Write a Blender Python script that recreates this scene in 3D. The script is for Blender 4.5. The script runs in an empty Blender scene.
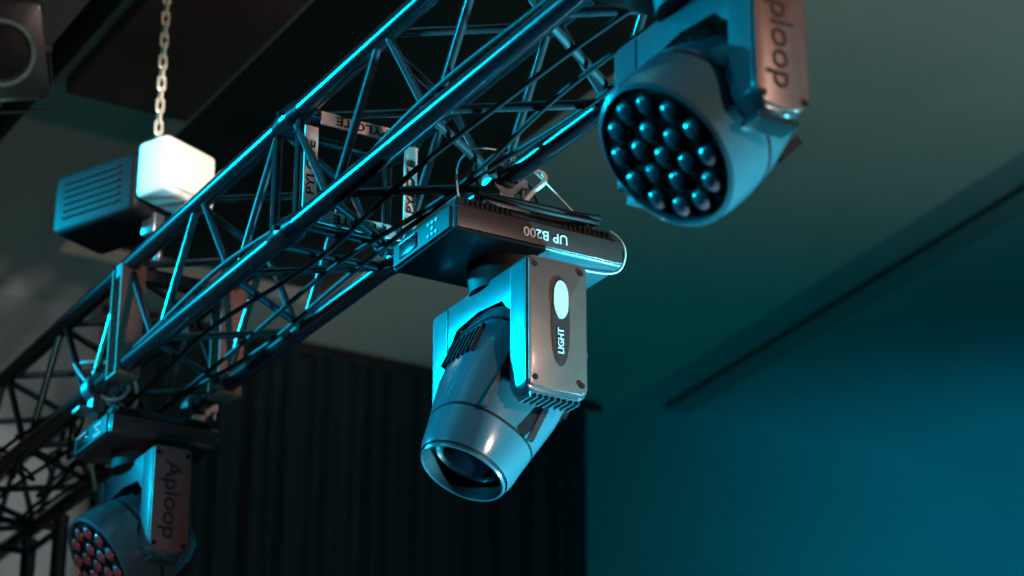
import bpy, bmesh, math, random
from mathutils import Vector, Matrix, Euler
random.seed(4)
R = math.radians
CZ = 1.6   # eye height

# ------------------------------------------------------------ materials
def mat(name, col, rough=0.5, metal=0.0, coat=0.0, var=0.15, nscale=30, bump=0.0, spec=0.5, emit=None, es=0):
    m = bpy.data.materials.new(name); m.use_nodes = True
    nt = m.node_tree; b = nt.nodes['Principled BSDF']
    b.inputs['Roughness'].default_value = rough
    b.inputs['Metallic'].default_value = metal
    b.inputs['Coat Weight'].default_value = coat
    b.inputs['Coat Roughness'].default_value = 0.12
    b.inputs['Specular IOR Level'].default_value = spec
    tc = nt.nodes.new('ShaderNodeTexCoord')
    n = nt.nodes.new('ShaderNodeTexNoise'); n.inputs['Scale'].default_value = nscale
    n.inputs['Detail'].default_value = 4
    nt.links.new(tc.outputs['Object'], n.inputs['Vector'])
    r = nt.nodes.new('ShaderNodeValToRGB')
    r.color_ramp.elements[0].position = 0.3; r.color_ramp.elements[1].position = 0.7
    r.color_ramp.elements[0].color = (*[c*(1-var) for c in col], 1)
    r.color_ramp.elements[1].color = (*[min(1, c*(1+var)) for c in col], 1)
    nt.links.new(n.outputs['Fac'], r.inputs['Fac'])
    nt.links.new(r.outputs['Color'], b.inputs['Base Color'])
    if bump:
        bp = nt.nodes.new('ShaderNodeBump'); bp.inputs['Strength'].default_value = bump
        bp.inputs['Distance'].default_value = 0.002
        nt.links.new(n.outputs['Fac'], bp.inputs['Height'])
        nt.links.new(bp.outputs['Normal'], b.inputs['Normal'])
    return m

M_truss = mat('black_powder_coat', (0.004, 0.006, 0.008), 0.18, 0.0, 0.25, 0.3, 60, 0.08, spec=0.8)
M_brace = mat('brace_powder_coat', (0.012, 0.018, 0.022), 0.26, 0.0, 0.6, 0.3, 60, 0.12, spec=0.8)
M_alu = mat('worn_aluminium', (0.30, 0.30, 0.30), 0.35, 0.9, 0, 0.25, 50, 0.2)
M_label = mat('label_plate', (0.80, 0.62, 0.56), 0.65, 0.0, 0.0, 0.12, 40, spec=0.2)
M_ink = mat('label_ink', (0.02, 0.017, 0.017), 0.8, spec=0.1)
M_dark = mat('dark_plastic', (0.014, 0.017, 0.020), 0.4, 0, 0.3, 0.2, 80, 0.1)
M_bshell = mat('base_shell_plastic', (0.036, 0.027, 0.026), 0.4, 0, 0.2, 0.15, 60, 0.1)
M_black = mat('black_rubber', (0.006, 0.006, 0.007), 0.6, spec=0.22)
M_grey = mat('grey_shell_plastic', (0.028, 0.062, 0.074), 0.3, 0, 0.4, 0.08, 25)
M_head = mat('head_shell_plastic', (0.036, 0.090, 0.110), 0.2, 0, 0.8, 0.06, 20)  # bluish base colour carries the cyan light falling on the heads
M_arm = mat('arm_cover_bronze', (0.125, 0.075, 0.062), 0.42, 0.25, 0.15, 0.08, 30, 0.05)
M_armtx = mat('arm_lettering', (0.020, 0.014, 0.014), 0.5)
M_chrome = mat('brushed_badge', (0.8, 0.78, 0.76), 0.25, 0.3, 0, 0.05)
M_glass = mat('lens_glass_dark', (0.005, 0.008, 0.012), 0.08, 0, 0.6, 0.1, 5, spec=0.6)
M_led = mat('led_lens_smoky', (0.20, 0.065, 0.08), 0.2, 0.0, 0.5, 0.3, 25, spec=0.5)
M_scr = mat('display_screen', (0.01, 0.015, 0.02), 0.15, 0, 1)
M_icon = mat('panel_icons', (0.6, 0.7, 0.75), 0.5)
M_white = mat('white_cable', (0.55, 0.57, 0.55), 0.5)
M_hoist = mat('hoist_cast_housing', (0.85, 0.78, 0.70), 0.5, 0.0, 0.1, 0.06, 30, 0.2)
M_chain = mat('galvanised_chain', (0.72, 0.62, 0.48), 0.35, 0.4, 0, 0.2)
M_sling = mat('brown_sling_webbing', (0.24, 0.11, 0.085), 0.75, 0, 0, 0.3, 120, 0.4)
M_ceil = mat('ceiling_paint', (0.25, 0.255, 0.235), 0.8, 0, 0, 0.05, 2.0, 0.05)
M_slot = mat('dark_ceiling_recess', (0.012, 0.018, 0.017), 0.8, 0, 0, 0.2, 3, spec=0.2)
M_brown = mat('brown_panel', (0.095, 0.045, 0.035), 0.7, 0, 0, 0.2, 6)
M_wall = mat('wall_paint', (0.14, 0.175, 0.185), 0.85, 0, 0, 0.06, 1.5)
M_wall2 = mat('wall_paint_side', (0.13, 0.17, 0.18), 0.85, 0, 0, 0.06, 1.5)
M_shade_strip = mat('painted_shade_strip', (0.09, 0.12, 0.125), 0.85, 0, 0, 0.06, 1.5)  # darker tone stands in for shade beside the soffit edge
M_floor = mat('stage_floor', (0.03, 0.03, 0.032), 0.5, 0, 0, 0.2, 5)
M_curt = mat('black_drape', (0.006, 0.020, 0.025), 0.9, 0, 0, 0.2, 60, 0.3, spec=0.2)

# ------------------------------------------------------------ helpers
def empty(name, loc=(0, 0, 0), rot=(0, 0, 0), parent=None):
    e = bpy.data.objects.new(name, None); e.empty_display_size = 0.1
    bpy.context.scene.collection.objects.link(e)
    e.location = loc; e.rotation_euler = rot; e.parent = parent
    return e

def finish(name, bm, m, parent=None, smooth=False):
    me = bpy.data.meshes.new(name); bmesh.ops.recalc_face_normals(bm, faces=bm.faces[:])
    bm.to_mesh(me); bm.free()
    me.materials.append(m)
    if smooth:
        for p in me.polygons: p.use_smooth = True
        try: me.set_sharp_from_angle(angle=R(38))
        except Exception: pass
    o = bpy.data.objects.new(name, me)
    bpy.context.scene.collection.objects.link(o); o.parent = parent
    return o

def bbox(bm, c, s, rot=None):
    g = bmesh.ops.create_cube(bm, size=1)
    mt = Matrix.Translation(Vector(c))
    if rot: mt = mt @ Euler(rot).to_matrix().to_4x4()
    bmesh.ops.transform(bm, matrix=mt @ Matrix.Diagonal((*s, 1)), verts=g['verts'])
    return g['verts']

def box(name, c, s, m, parent=None, bev=0.004, rot=None):
    bm = bmesh.new(); bbox(bm, c, s, rot)
    if bev:
        bmesh.ops.bevel(bm, geom=bm.edges[:], offset=bev, segments=3, affect='EDGES', profile=0.5)
    return finish(name, bm, m, parent, True)

def boxes(name, lst, m, parent=None):
    bm = bmesh.new()
    for b in lst: bbox(bm, *b)
    return finish(name, bm, m, parent)

def bcyl(bm, p1, p2, r, r2=None, seg=16):
    p1 = Vector(p1); p2 = Vector(p2); d = p2 - p1
    g = bmesh.ops.create_cone(bm, cap_ends=True, segments=seg, radius1=r, radius2=r if r2 is None else r2, depth=d.length)
    q = Vector((0, 0, 1)).rotation_difference(d.normalized()).to_matrix().to_4x4()
    bmesh.ops.transform(bm, matrix=Matrix.Translation((p1+p2)/2) @ q, verts=g['verts'])

def cyls(name, lst, m, parent=None, seg=16):
    bm = bmesh.new()
    for c in lst:
        bcyl(bm, c[0], c[1], c[2], c[3] if len(c) > 3 else None, seg)
    return finish(name, bm, m, parent, True)

def prism(name, pts, axis, a, b, m, parent=None, bev=0.004):
    bm = bmesh.new()
    def mk(p, t):
        return (p[0], t, p[1]) if axis == 'y' else ((t, p[0], p[1]) if axis == 'x' else (p[0], p[1], t))
    v1 = [bm.verts.new(mk(p, a)) for p in pts]; v2 = [bm.verts.new(mk(p, b)) for p in pts]
    n = len(pts)
    f1 = bm.faces.new(v1); f2 = bm.faces.new(v2[::-1])
    for i in range(n): bm.faces.new((v1[i], v1[(i+1) % n], v2[(i+1) % n], v2[i]))
    if bev:
        ed = [e for e in bm.edges if (f1 in e.link_faces or f2 in e.link_faces)]
        bmesh.ops.bevel(bm, geom=ed, offset=bev, segments=2, affect='EDGES', profile=0.5)
    return finish(name, bm, m, parent, True)

def rrect(x0, x1, z0, z1, r, n=6, rs=None):
    rs = rs or (r, r, r, r)  # BL BR TR TL
    out = []
    for (cx, cz, a0, rr) in ((x0+rs[0], z0+rs[0], 180, rs[0]), (x1-rs[1], z0+rs[1], 270, rs[1]), (x1-rs[2], z1-rs[2], 0, rs[2]), (x0+rs[3], z1-rs[3], 90, rs[3])):
        for i in range(n+1):
            a = R(a0+90*i/n); out.append((cx+rr*math.cos(a), cz+rr*math.sin(a)))
    return out

def loft(name, secs, m, parent=None, n=56, cap0=True, cap1=True):
    """secs: (z,hx,hy,exp,ox)"""
    bm = bmesh.new(); rings = []
    for (z, hx, hy, e, ox) in secs:
        ring = []
        for i in range(n):
            a = 2*math.pi*i/n; c = math.cos(a); s = math.sin(a)
            ring.append(bm.verts.new((ox+hx*math.copysign(abs(c)**(2/e), c), hy*math.copysign(abs(s)**(2/e), s), z)))
        rings.append(ring)
    for a, b in zip(rings, rings[1:]):
        for i in range(n): bm.faces.new((a[i], a[(i+1) % n], b[(i+1) % n], b[i]))
    if cap0: bm.faces.new(rings[0])
    if cap1: bm.faces.new(rings[-1][::-1])
    return finish(name, bm, m, parent, True)

def cable(name, pts, r, m, parent=None):
    cu = bpy.data.curves.new(name, 'CURVE'); cu.dimensions = '3D'; cu.bevel_depth = r; cu.bevel_resolution = 3
    sp = cu.splines.new('NURBS'); sp.points.add(len(pts)-1)
    for p, q in zip(sp.points, pts): p.co = (*q, 1)
    sp.use_endpoint_u = True; sp.order_u = 4; cu.materials.append(m)
    o = bpy.data.objects.new(name, cu); bpy.context.scene.collection.objects.link(o); o.parent = parent
    return o

def text(name, s, size, loc, rot, m, parent=None, ext=0.0008, sx=1.0):
    cu = bpy.data.curves.new(name, 'FONT'); cu.body = s; cu.size = size; cu.extrude = ext
    cu.align_x = 'CENTER'; cu.align_y = 'CENTER'; cu.materials.append(m); cu.offset = size*0.012
    o = bpy.data.objects.new(name, cu); bpy.context.scene.collection.objects.link(o)
    o.location = loc; o.rotation_euler = rot; o.parent = parent; o.scale = (sx, 1, 1)
    return o

# ------------------------------------------------------------ room
CH = CZ+3.6
X0, X1, Y0, Y1 = -5, 10, -4, 8.5
box('floor', ((X0+X1)/2, (Y0+Y1)/2, -0.05), (X1-X0, Y1-Y0, 0.1), M_floor, bev=0)
CT = CH+0.5
def slab(name, pts, z0, z1, m): return prism(name, pts, 'z', z0, z1, m, bev=0)
e = empty('ceiling')
EA, EB = 4.59, 5.44
SR = 3.72
for nm, pts, z0, z1, m in (
    ('slab', [(X0, Y0), (X1, Y0), (X1, Y1), (X0, Y1)], CT, CT+0.1, M_ceil),
    ('soffit_a', [(X0, Y0), (2.68, Y0), (2.68, Y1), (X0, Y1)], CH, CT, M_ceil),
    ('soffit_b', [(SR, Y0), (EA, Y0), (EB, Y1), (SR, Y1)], CH, CT, M_ceil),
    ('soffit_end', [(2.68, 8.0), (SR, 8.0), (SR, Y1), (2.68, Y1)], CH, CT, M_ceil),
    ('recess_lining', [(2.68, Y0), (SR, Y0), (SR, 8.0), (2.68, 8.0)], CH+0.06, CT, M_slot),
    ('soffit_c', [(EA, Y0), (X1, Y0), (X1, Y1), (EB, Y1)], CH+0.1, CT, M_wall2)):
    o = slab(nm, pts, z0, z1, m); o.parent = e
    o.name = nm
slab('shade_strip_1', [(EA+0.30, Y0), (EA+0.42, Y0), (EB+0.42, Y1), (EB+0.30, Y1)], CH+0.07, CH+0.1, M_shade_strip)  # dark strip put in as painted shade along the soffit step
box('wall_back', ((X0+X1)/2, Y1+0.05, CT/2), (X1-X0, 0.1, CT), M_wall, bev=0)
box('wall_front', ((X0+X1)/2, Y0-0.05, CT/2), (X1-X0, 0.1, CT), M_wall2, bev=0)
box('wall_left', (X0-0.05, (Y0+Y1)/2, CT/2), (0.1, Y1-Y0, CT), M_wall2, bev=0)
box('wall_right', (X1+0.05, (Y0+Y1)/2, CT/2), (0.1, Y1-Y0, CT), M_wall2, bev=0)
box('ceiling_panel', (2.42, 5.7, CH-0.03), (0.42, 1.9, 0.06), M_brown, bev=0.004)

# stage curtain with folds
bm = bmesh.new(); nx = 420; xa, xb = 3.05, 5.26
rows = [CH-0.06, CH-0.3, 3.0, 1.5, 0.05]; grid = []
for j, z in enumerate(rows):
    row = []
    for i in range(nx+1):
        t = i/nx; x = xa+(xb-xa)*t
        a = 0.05*(0.6+0.15*j)
        y = 8.36+a*math.sin(t*84+1.2*math.sin(t*23))+0.015*math.sin(t*290+j)
        row.append(bm.verts.new((x, y, z)))
    grid.append(row)
for a, b in zip(grid, grid[1:]):
    for i in range(nx): bm.faces.new((a[i], a[i+1], b[i+1], b[i]))
cu = empty('stage_curtain'); finish('drape', bm, M_curt, cu, True)
cyls('track', [((xa-0.05, 8.36, CH-0.04), (xb+0.05, 8.36, CH-0.04), 0.018)], M_black, cu)

# ------------------------------------------------------------ truss
TX, TZ, HX, HZ = 2.15, CZ+2.30, 0.14, 0.14
def truss(name, origin, rot, length, step, frames=(), phase=0):
    e = empty(name, origin, rot); h = 0.14
    cor = [(-h, h), (h, h), (h, -h), (-h, -h)]
    cyls('chords', [((x, 0, z), (x, length, z), 0.0235) for x, z in cor], M_truss, e, 20)
    L = []; n = int(length/step)
    for k in range(4):
        a = cor[k]; b = cor[(k+1) % 4]
        for i in range(n):
            y0 = i*step+0.03; y1 = (i+1)*step+0.0
            p, q = (a, b) if (i+k+phase) % 2 == 0 else (b, a)
            L.append(((p[0], y0, p[1]), (q[0], y1, q[1]), 0.0098))
    cyls('diagonal_braces', L, M_brace, e, 12)
    F = []
    for y in (0.04, length-0.04):
        for k in range(4):
            a = cor[k]; b = cor[(k+1) % 4]
            F.append(((a[0], y, a[1]), (b[0], y, b[1]), 0.011))
    cyls('end_frames', F, M_truss, e, 12)
    return e
JY = 4.417
t1 = truss('lighting_truss', (TX, JY+0.06, TZ), (0, 0, 0), 3.3, 0.235)
t2 = truss('lighting_truss', (TX, JY+0.02-3.4, TZ), (0, 0, 0), 3.4, 0.2265, phase=1)
cl = []
for x in (-0.14, 0.14):
    for z in (-0.14, 0.14):
        cl.append(((x, 3.34, z), (x, 3.385, z), 0.024, 0.031)); cl.append(((x, 3.385, z), (x, 3.415, z), 0.031))
        cl.append(((x, 3.415, z), (x, 3.47, z), 0.031, 0.024))
        cl.append(((x-0.04, 3.40, z), (x+0.04, 3.40, z), 0.006))
cyls('conical_couplers', cl, M_truss, t2, 20)
py = 3.352
W = 0.032
boxes('label_plates', [((0, py-0.018, 0.120), (0.205, 0.005, W)), ((0, py-0.018, -0.12), (0.205, 0.005, W)),
      ((-0.125, py-0.018, -0.01), (W, 0.005, 0.205)), ((0.125, py-0.018, 0), (W, 0.005, 0.205))], M_label, t2)
for nm, loc, rot in (('label_text_1', (-0.125, py-0.0225, -0.01), (R(90), R(-90), 0)), ('label_text_2', (0.125, py-0.0225, 0), (R(90), R(-90), 0)),
                     ('label_text_3', (0, py-0.0225, 0.12), (R(90), R(180), 0)), ('label_text_4', (0, py-0.0225, -0.12), (R(90), R(180), 0))):
    text(nm, 'PYLOTE', 0.028, loc, rot, M_ink, t2, sx=1.35)
truss('truss_tower', (TX, 6.75, 0.02), (R(90), 0, 0), TZ-0.19, 0.22)

# cables on truss
cb = empty('power_cable')
for k, (dx, dz, ph) in enumerate(((-0.05, -0.155, 0), (0.03, -0.16, 2), (0.08, -0.15, 4), (-0.145, -0.11, 1), (0.15, 0.165, 3))):
    pts = [(TX+dx+0.02*math.sin(i*1.3+ph), 1.4+i*0.28, TZ+dz+0.012*math.sin(i*2.1+ph*2)) for i in range(20)]
    cable('run_%d' % k, pts, 0.006, M_black, cb)
for k in range(14):
    bx, by, bz = TX+random.uniform(-0.15, 0.1), 5.65+random.uniform(-0.15, 0.9), TZ-0.14
    pts = [(bx, by, bz)]
    for i in range(5):
        pts.append((bx+random.uniform(-0.12, 0.12), by+random.uniform(-0.15, 0.15), bz-0.04+random.uniform(-0.1, 0.2)))
    cable('tangle_%d' % k, pts, 0.005, M_white if k % 5 == 0 else M_black, cb)

# ------------------------------------------------------------ moving heads
def clamp(parent, x, y, zc, ztop):
    bm = bmesh.new()
    n = 28
    vo, vi = [], []
    for s in (-0.022, 0.022):
        for i in range(n):
            a = 2*math.pi*i/n
            vo.append(bm.verts.new((x+0.037*math.cos(a), y+s, zc+0.037*math.sin(a))))
            vi.append(bm.verts.new((x+0.0245*math.cos(a), y+s, zc+0.0245*math.sin(a))))
    for i in range(n):
        j = (i+1) % n
        bm.faces.new((vo[i], vo[j], vo[n+j], vo[n+i])); bm.faces.new((vi[i], vi[j], vi[n+j], vi[n+i]))
        bm.faces.new((vo[i], vo[j], vi[j], vi[i])); bm.faces.new((vo[n+i], vo[n+j], vi[n+j], vi[n+i]))
    bbox(bm, (x, y, (ztop+zc-0.03)/2), (0.034, 0.04, max(0.01, zc-0.03-ztop)))
    bbox(bm, (x+0.043, y, zc), (0.022, 0.03, 0.02))
    bcyl(bm, (x+0.05, y, zc-0.03), (x+0.05, y, zc+0.045), 0.006)
    bbox(bm, (x+0.05, y, zc+0.045), (0.034, 0.010, 0.014))
    finish('clamp', bm, M_alu, parent, True)

def moving_head(loc, kind, tilt, clamps, pan=0):
    e = empty('moving_head_light', loc)
    beam = kind == 'beam'
    bw, bd = (0.41, 0.27) if beam else (0.29, 0.25)
    box('base_lower_shell', (0, 0, 0.028), (bw, bd, 0.056), M_grey if beam else M_dark, e, 0.007)
    bm = bmesh.new(); vs = bbox(bm, (0, 0, 0.072), (bw-0.012, bd-0.012, 0.03))
    for v in vs:
        if v.co.z > 0.08: v.co.x *= 0.93; v.co.y *= 0.88
    bmesh.ops.bevel(bm, geom=bm.edges[:], offset=0.005, segments=2, affect='EDGES')
    finish('base_upper_shell', bm, M_bshell, e, True)
    fins = []
    for i in range(30):
        x = -bw*0.42+i*bw*0.84/29
        if abs(x) > 0.06: fins.append(((x, -bd/2+0.0105, 0.068), (0.004, 0.008, 0.018)))
    boxes('base_vents', fins, M_black, e)
    box('front_strip', (0, -bd/2-0.002, 0.029), (bw*0.97, 0.006, 0.05), M_bshell, e, 0.002)
    for i, y in enumerate((-0.08, 0.08)):
        box('handle_%d' % i, (bw/2+0.008, y, 0.045), (0.016, 0.02, 0.03), M_alu, e, 0.003)
    box('handle_bar', (bw/2+0.018, 0, 0.045), (0.012, 0.19, 0.02), M_alu, e, 0.004)
    if beam: text('base_text', 'UP B200', 0.029, (0.01, -bd/2-0.0055, 0.029), (R(90), R(180), 0), M_icon, e, sx=1.05)
    xs = -bw/2
    box('control_panel', (xs-0.002, 0, 0.030), (0.006, bd*0.92, 0.050), M_black, e, 0.002)
    box('display', (xs-0.006, 0.055, 0.031), (0.004, 0.075, 0.034), M_scr, e, 0.001)
    ic = []
    for i in range(3):
        for j in range(3):
            if (i+j) % 2 == 0 or i == 1: ic.append(((xs-0.006, -0.035-0.017*i, 0.017+0.013*j), (0.003, 0.008, 0.006)))
    ic.append(((xs-0.009, 0.055, 0.045), (0.002, 0.07, 0.002)))
    boxes('buttons', ic, M_icon, e)
    cyls('power_connector', [((xs+0.03, bd/2, 0.03), (xs+0.03, bd/2+0.03, 0.03), 0.014), ((0.1, bd/2, 0.03), (0.1, bd/2+0.03, 0.03), 0.012)], M_black, e)
    for (cx, cy) in clamps:
        clamp(e, cx, cy, TZ-0.14-loc[2], 0.092)
        box('omega_bracket', (cx, cy, 0.092), (0.11, 0.05, 0.012), M_alu, e, 0.002)
    # yoke
    DZ = -0.022 if beam else -0.005
    cyls('pan_bearing', [((0, 0, 0.0), (0, 0, -0.04+DZ), 0.088, 0.082)], M_black, e, 40)
    y = empty('yoke', (0, 0, DZ), (0, 0, pan), e)
    aw = 0.072 if beam else 0.052
    al = 0.325 if beam else 0.315
    out = [(-0.195, -0.03), (0.195, -0.03), (0.195, -0.14), (0.135, -0.14), (0.125, -0.115), (0.10, -0.09), (0.0, -0.080), (-0.10, -0.09), (-0.125, -0.115), (-0.135, -0.14), (-0.195, -0.14)]
    prism('crossbar', out, 'x', -aw+0.002, aw-0.002, M_grey, y, 0.008)
    for s, nm in ((-1, 'near'), (1, 'far')):
        r1 = 0.022 if beam else 0.05
        prism('arm_body_'+nm, rrect(-aw, aw, -al, -0.028, 0.02, rs=(r1, r1, 0.012, 0.012)), 'y', s*0.135, s*0.196, M_grey, y, 0.006)
        prism('arm_cover_'+nm, rrect(-aw*0.95, aw*0.95, -al*0.965, -0.032, 0.02, rs=(0.012 if beam else 0.03, 0.012 if beam else 0.03, 0.008, 0.008)), 'y', s*0.192, s*0.203, M_arm, y, 0.004)
        sc = []
        for sx in (-1, 1):
            for z in (-0.05, -al*0.91):
                sc.append(((sx*aw*0.76, s*0.2, z), (sx*aw*0.76, s*0.2055, z), 0.0065))
        cyls('screws_'+nm, sc, M_black, y, 14)
        ft = [((-aw+0.016+i*(2*aw-0.032)/8, s*0.165, -al-0.002), (0.004, 0.05, 0.012)) for i in range(9)]
        boxes('arm_fins_'+nm, ft, M_grey, y)
        cyls('tilt_bearing_'+nm, [((0, s*0.10, -0.235), (0, s*0.138, -0.235), 0.055)], M_black, y, 32)
        if beam:
            el = [(0.0165*math.cos(2*math.pi*i/40), 0.080*math.copysign(abs(math.sin(2*math.pi*i/40))**0.75, math.sin(2*math.pi*i/40))) for i in range(40)]
            prism('badge_inset_'+nm, [(a*1.3+0.006, -0.165+b*1.22) for a, b in el], 'y', s*0.202, s*0.2045, M_armtx, y, 0)
            prism('badge_'+nm, [(a*1.05+0.006, b*0.52-0.118) for a, b in el], 'y', s*0.204, s*0.207, M_chrome, y, 0)
            if s < 0: text('badge_text', 'LIGHT', 0.020, (0.006, s*0.2055, -0.208), (R(90), R(-90), 0), M_icon, y)
        elif s < 0:
            text('arm_text', 'Aploop', 0.060, (0.0, s*0.2040, -0.17), (R(90), R(90), 0), M_armtx, y, sx=1.15)
    # head
    h = empty('head', (0, 0, -0.235), (0, tilt, 0), y)
    if beam:
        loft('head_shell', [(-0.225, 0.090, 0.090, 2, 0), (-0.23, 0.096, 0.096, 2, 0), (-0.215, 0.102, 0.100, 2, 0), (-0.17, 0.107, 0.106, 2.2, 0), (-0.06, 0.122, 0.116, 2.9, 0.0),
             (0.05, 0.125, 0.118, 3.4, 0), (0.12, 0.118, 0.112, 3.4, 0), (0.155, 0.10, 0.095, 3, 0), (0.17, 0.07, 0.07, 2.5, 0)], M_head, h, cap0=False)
        loft('front_barrel', [(-0.226, 0.092, 0.092, 2, 0), (-0.238, 0.091, 0.091, 2, 0), (-0.238, 0.086, 0.086, 2, 0), (-0.19, 0.080, 0.080, 2, 0), (-0.18, 0.04, 0.04, 2, 0)], M_dark, h, cap0=False)
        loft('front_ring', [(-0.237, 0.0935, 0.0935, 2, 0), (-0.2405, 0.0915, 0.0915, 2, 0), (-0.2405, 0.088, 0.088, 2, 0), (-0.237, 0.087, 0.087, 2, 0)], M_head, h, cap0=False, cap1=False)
        loft('front_lens', [(-0.200, 0.081, 0.081, 2, 0), (-0.210, 0.07, 0.07, 2, 0), (-0.219, 0.05, 0.05, 2, 0), (-0.223, 0.028, 0.028, 2, 0), (-0.2245, 0.006, 0.006, 2, 0)], M_glass, h)
        loft('seam_ring', [(-0.150, 0.1115, 0.1085, 2.3, 0), (-0.144, 0.1120, 0.1090, 2.3, 0)], M_black, h)
        loft('seam_ring_rear', [(0.058, 0.1265, 0.1195, 3.4, 0), (0.064, 0.1265, 0.1195, 3.4, 0)], M_black, h)
        fr = [((sx*0.122, -0.06+0.02*j, 0.01), (0.012, 0.006, 0.07)) for sx in (-1, 1) for j in range(7)]
        boxes('vent_slots', fr, M_black, h)
        boxes('side_rails', [((sx*0.06, sy*0.112, -0.05), (0.012, 0.012, 0.2)) for sx in (-1, 1) for sy in (-1, 1)], M_dark, h)
    else:
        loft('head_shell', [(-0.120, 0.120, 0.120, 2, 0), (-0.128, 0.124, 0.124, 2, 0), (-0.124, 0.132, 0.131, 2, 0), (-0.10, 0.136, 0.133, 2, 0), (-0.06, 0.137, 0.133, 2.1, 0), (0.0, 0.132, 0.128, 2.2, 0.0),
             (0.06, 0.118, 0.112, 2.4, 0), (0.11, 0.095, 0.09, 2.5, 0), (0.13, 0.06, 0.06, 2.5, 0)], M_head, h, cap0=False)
        cyls('face_plate', [((0, 0, -0.105), (0, 0, -0.121), 0.122)], M_black, h, 56)
        pos = [(0, 0)]
        for i in range(6): a = R(60*i+10); pos.append((0.046*math.cos(a), 0.046*math.sin(a)))
        for i in range(12): a = R(30*i+25); pos.append((0.092*math.cos(a), 0.092*math.sin(a)))
        bm = bmesh.new(); bmr = bmesh.new()
        for (px, pyy) in pos:
            g = bmesh.ops.create_uvsphere(bm, u_segments=18, v_segments=10, radius=0.0180)
            bmesh.ops.transform(bm, matrix=Matrix.Translation((px, pyy, -0.126)) @ Matrix.Diagonal((1, 1, 0.5, 1)), verts=g['verts'])
            bcyl(bmr, (px, pyy, -0.118), (px, pyy, -0.128), 0.0205)
        finish('led_lenses', bm, M_led, h, True); finish('lens_holders', bmr, M_black, h, True)
        loft('seam_ring', [(-0.03, 0.1365, 0.132, 2.15, 0), (-0.024, 0.1365, 0.132, 2.15, 0)], M_black, h)
        fr = [((sx*0.118, -0.05+0.02*j, 0.055), (0.016, 0.006, 0.06)) for sx in (-1, 1) for j in range(6)]
        boxes('vent_slots', fr, M_black, h)
    return e

BZ = CZ+2.0
f1 = moving_head((2.35, 4.06, BZ), 'beam', R(26.5), [(-0.06, -0.08), (-0.06, 0.08)])
f2 = moving_head((2.04, 2.87, BZ+0.003), 'wash', R(45), [(-0.03, -0.08), (-0.03, 0.08)])
f3 = moving_head((2.15, 5.60, BZ), 'wash', R(56), [(-0.14, 0.0), (0.14, 0.0)])

# safety wires and loops on central fixture
bx, by, bz = 2.35, 4.06, BZ
sc = empty('safety_cable')
cable('loop_1', [(bx-0.05, by-0.05, bz+0.09), (bx-0.16, by-0.08, bz+0.16), (bx-0.1, by-0.1, bz+0.25), (bx+0.0, by-0.05, bz+0.22), (bx+0.06, by-0.06, bz+0.12), (bx+0.02, by-0.08, bz+0.09)], 0.0025, M_black, sc)
cable('loop_2', [(bx-0.16, by-0.08, bz+0.085), (bx-0.20, by-0.1, bz+0.17), (bx-0.12, by-0.1, bz+0.24), (bx+0.02, by-0.1, bz+0.2), (bx+0.13, by-0.09, bz+0.1), (bx+0.17, by-0.1, bz+0.085)], 0.0022, M_white, sc)
cable('loop_3', [(bx-0.14, by-0.12, bz+0.10), (bx-0.05, by-0.16, bz+0.07), (bx+0.08, by-0.16, bz+0.075), (bx+0.18, by-0.12, bz+0.10), (bx+0.12, by-0.06, bz+0.11), (bx-0.05, by-0.06, bz+0.11), (bx-0.14, by-0.12, bz+0.10)], 0.0055, M_black, sc)
cable('loop_6', [(bx-0.10, by-0.10, bz+0.11), (bx-0.02, by-0.13, bz+0.10), (bx+0.1, by-0.15, bz+0.085), (bx+0.19, by-0.12, bz+0.12), (bx+0.15, by-0.03, bz+0.13), (bx-0.02, by-0.03, bz+0.13)], 0.0055, M_black, sc)
cable('loop_4', [(bx+0.19, by-0.11, bz+0.09), (bx+0.215, by-0.14, bz+0.06), (bx+0.22, by-0.12, bz+0.0), (bx+0.2, by-0.1, bz-0.01), (bx+0.12, by-0.09, bz-0.005)], 0.0022, M_white, sc)
cable('loop_5', [(bx-0.02, by-0.08, bz+0.1), (bx+0.0, by-0.1, bz+0.15), (bx+0.05, by-0.1, bz+0.17), (bx+0.04, by-0.08, bz+0.22), (bx-0.02, by-0.05, bz+0.2)], 0.006, M_white, sc)

# ------------------------------------------------------------ chain hoist
hx, hy, hz = 2.065, 5.42, CZ+2.685
ho = empty('chain_hoist', (hx, hy, hz), (0, 0, R(-66)))
box('gear_housing', (0.075, 0, 0.0), (0.11, 0.19, 0.158), M_hoist, ho, 0.016)
box('front_cover', (0.125, 0, 0.0), (0.03, 0.165, 0.135), M_hoist, ho, 0.012)
box('motor_housing', (-0.13, 0, -0.02), (0.30, 0.185, 0.175), M_black, ho, 0.02)
boxes('cooling_fins', [((-0.14, sy*0.094, -0.07+0.02*i), (0.2, 0.006, 0.006)) for i in range(6) for sy in (-1, 1)], M_black, ho)
box('end_cover', (-0.285, 0, -0.02), (0.03, 0.15, 0.14), M_black, ho, 0.012)
box('chain_guide', (0.0, 0, 0.08), (0.06, 0.06, 0.03), M_alu, ho, 0.006)
box('lower_lug', (0.0, 0, -0.12), (0.05, 0.04, 0.06), M_alu, ho, 0.006)
cable('hook', [(0, 0, -0.13), (0, 0, -0.17), (0.03, 0, -0.19), (0.03, 0, -0.23), (0, 0, -0.245), (-0.03, 0, -0.225)], 0.011, M_alu, ho)
bm = bmesh.new()
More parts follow.
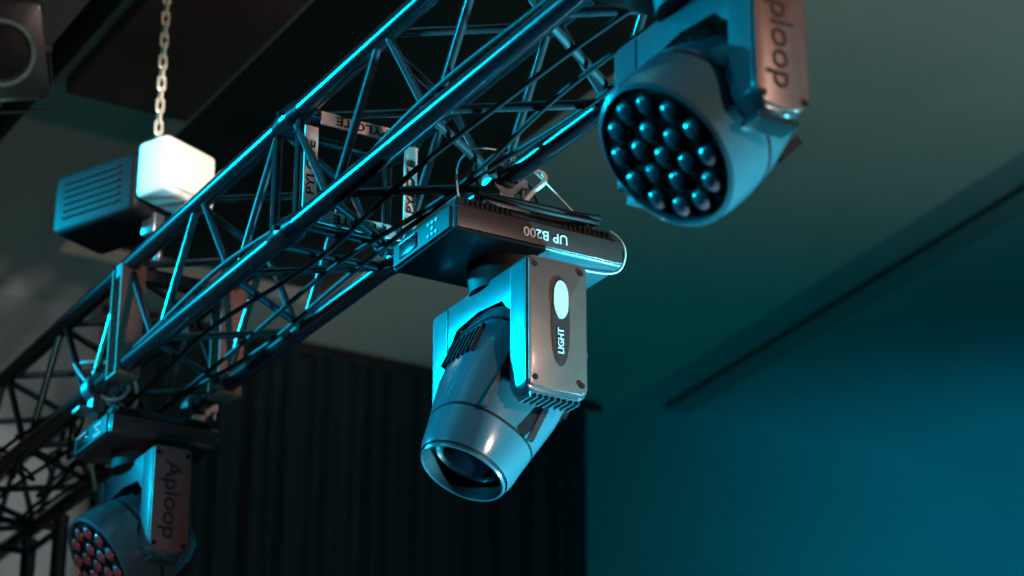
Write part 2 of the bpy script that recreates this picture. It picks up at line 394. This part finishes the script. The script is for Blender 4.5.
def link(bm, c, ang, L=0.021, W=0.0090, r=0.0045):
    n = 20; rings = []
    for i in range(n):
        a = 2*math.pi*i/n
        px = W*math.cos(a); pz = W*math.sin(a)+(L-W)*(1 if math.sin(a) > 0 else -1)
        nr = Vector((math.cos(a), 0, math.sin(a))); b = Vector((0, 1, 0))
        ring = []
        for j in range(8):
            q = 2*math.pi*j/8
            v = Vector((px, 0, pz))+nr*r*math.cos(q)+b*r*math.sin(q)
            v = Matrix.Rotation(ang, 3, 'Z') @ v
            ring.append(bm.verts.new(v+Vector(c)))
        rings.append(ring)
    for i in range(n):
        a = rings[i]; b2 = rings[(i+1) % n]
        for j in range(8): bm.faces.new((a[j], a[(j+1) % 8], b2[(j+1) % 8], b2[j]))
z = 0.10; i = 0
while hz+z < CH-0.01:
    link(bm, (0, 0, z), R(45+90*(i % 2)+20)); z += 0.033; i += 1
finish('load_chain', bm, M_chain, ho, True)
sl = empty('truss_sling', (hx, hy, 0))
sp_z = hz-0.265
boxes('spreader_bar', [((TX-hx, 0, sp_z), (0.34, 0.03, 0.035))], M_dark, sl)
for k, x in enumerate((TX-0.14-hx, TX+0.14-hx)):
    zt = sp_z+0.01; zb = TZ-0.165
    boxes('strap_%d' % k, [((x, -0.030, (zt+zb)/2), (0.066, 0.007, zt-zb)), ((x, 0.030, (zt+zb)/2), (0.066, 0.007, zt-zb)), ((x, 0, zb-0.003), (0.066, 0.067, 0.007))], M_sling, sl)

# ------------------------------------------------------------ ceiling pipe + floodlight, top left
pp = empty('lighting_pipe')
cyls('pipe', [((1.96, 1.0, CZ+3.3), (1.96, 8.3, CZ+3.3), 0.035)], M_black, pp, 24)
cyls('hangers', [((1.96, y, CZ+3.3), (1.96, y, CH), 0.008) for y in (1.5, 3.5, 5.0, 7.5)], M_black, pp)
pl = empty('stage_floodlight', (1.765, 5.90, CZ+3.22), (R(122), R(-8), R(-22)))
prism('housing', rrect(-0.125, 0.125, -0.14, 0.14, 0.03), 'z', -0.13, 0.0, M_dark, pl, 0.01)
loft('rear_taper', [(-0.13, 0.11, 0.12, 4, 0), (-0.2, 0.07, 0.08, 4, 0)], M_black, pl)
loft('bezel', [(-0.004, 0.098, 0.098, 2, 0), (0.014, 0.096, 0.096, 2, 0), (0.014, 0.084, 0.084, 2, 0), (0.0, 0.08, 0.08, 2, 0)], M_alu, pl, cap0=False, cap1=False)
loft('lens', [(-0.004, 0.085, 0.085, 2, 0), (0.006, 0.06, 0.06, 2, 0), (0.010, 0.02, 0.02, 2, 0)], M_black, pl)
cyls('yoke_bolts', [((-0.14, 0, -0.05), (0.14, 0, -0.05), 0.012)], M_alu, pl)
boxes('yoke_bracket', [((-0.134, -0.08, -0.05), (0.006, 0.19, 0.03)), ((0.134, -0.08, -0.05), (0.006, 0.19, 0.03)), ((0, -0.175, -0.05), (0.274, 0.006, 0.03))], M_dark, pl)

# ------------------------------------------------------------ lights
def aim(o, tgt):
    o.rotation_euler = (Vector(tgt)-o.location).to_track_quat('-Z', 'Y').to_euler()
def spot(name, loc, tgt, power, col, size=60, blend=0.5, rad=0.1):
    l = bpy.data.lights.new(name, 'SPOT'); l.energy = power; l.color = col; l.spot_size = R(size); l.spot_blend = blend; l.shadow_soft_size = rad
    o = bpy.data.objects.new(name, l); bpy.context.scene.collection.objects.link(o); o.location = loc; aim(o, tgt); return o
CY = (0.0, 0.58, 0.95)
spot('warm_front_spot', (3.4, -2.5, 3.6), (2.2, 4.2, 3.8), 880, (1, 0.70, 0.58), 40, 0.6, 0.12)
spot('cyan_back_spot', (-0.6, 7.9, 4.7), (2.25, 3.7, 3.55), 3400, CY, 36, 0.7, 0.10)
spot('cyan_side_spot', (-2.6, 4.2, 4.4), (2.2, 4.0, 3.6), 1000, CY, 40, 0.6, 0.12)
spot('cyan_floor_spot', (4.6, 4.8, 0.4), (2.3, 4.2, 3.6), 1300, CY, 36, 0.7, 0.10)
spot('cyan_rim_spot', (5.4, 2.6, 0.4), (2.2, 3.45, 3.3), 5600, (0.16, 0.80, 1.0), 26, 0.7, 0.10)
spot('hoist_spot', (1.6, 1.5, 4.5), (2.1, 5.4, 4.35), 950, (1, 0.92, 0.84), 9, 0.4, 0.06)
spot('added_pink_fill', (0.6, 2.6, 1.2), (2.05, 5.55, 3.35), 140, (1, 0.42, 0.42), 10, 0.6, 0.06)  # unseen pink light added to redden the far fixture's lenses
spot('ceiling_wash_warm', (4.6, 0.8, 1.0), (4.5, 4.0, 5.2), 370, (1, 0.84, 0.66), 42, 1.0, 0.2)
spot('ceiling_wash_end', (3.6, 4.5, 0.8), (3.95, 7.9, 5.2), 190, (1, 0.88, 0.78), 17, 1.0, 0.2)
spot('ceiling_teal', (4.5, 2.5, 0.5), (5.5, 6.0, 5.2), 330, (0.0, 0.64, 0.70), 75, 1.0, 0.3)
spot('ceiling_green', (0.3, 3.0, 0.5), (1.6, 7.0, 5.2), 85, (0.36, 0.85, 0.68), 45, 1.0, 0.3)
spot('wall_blue_spot', (8.6, 3.5, 0.4), (8.6, 8.5, 4.0), 2000, (0.0, 0.45, 0.74), 56, 1.0, 0.3)
spot('wall_patch_spot', (0.5, 5.5, 1.0), (2.5, 8.5, 4.75), 450, (1, 0.82, 0.80), 12, 0.8, 0.1)
spot('curtain_teal', (4.4, 4.0, 0.4), (4.6, 8.4, 3.6), 110, (0.0, 0.6, 0.75), 60, 0.8, 0.3)

w = bpy.data.worlds.new('World'); bpy.context.scene.world = w; w.use_nodes = True
w.node_tree.nodes['Background'].inputs[0].default_value = (0.02, 0.10, 0.13, 1)
w.node_tree.nodes['Background'].inputs[1].default_value = 0.3
bpy.context.scene.view_settings.view_transform = 'Standard'

# ------------------------------------------------------------ camera
cam = bpy.data.cameras.new('camera'); co = bpy.data.objects.new('camera', cam)
bpy.context.scene.collection.objects.link(co)
co.location = (0, 0, CZ)
p = math.atan(1002/2400)
fw = Vector((0.5026*math.cos(p), 0.8645*math.cos(p), math.sin(p)))
co.rotation_euler = fw.to_track_quat('-Z', 'Y').to_euler()
cam.sensor_width = 36; cam.lens = 36*2400/1024
cam.dof.use_dof = True; cam.dof.focus_distance = 5.0; cam.dof.aperture_fstop = 2.8
bpy.context.scene.camera = co
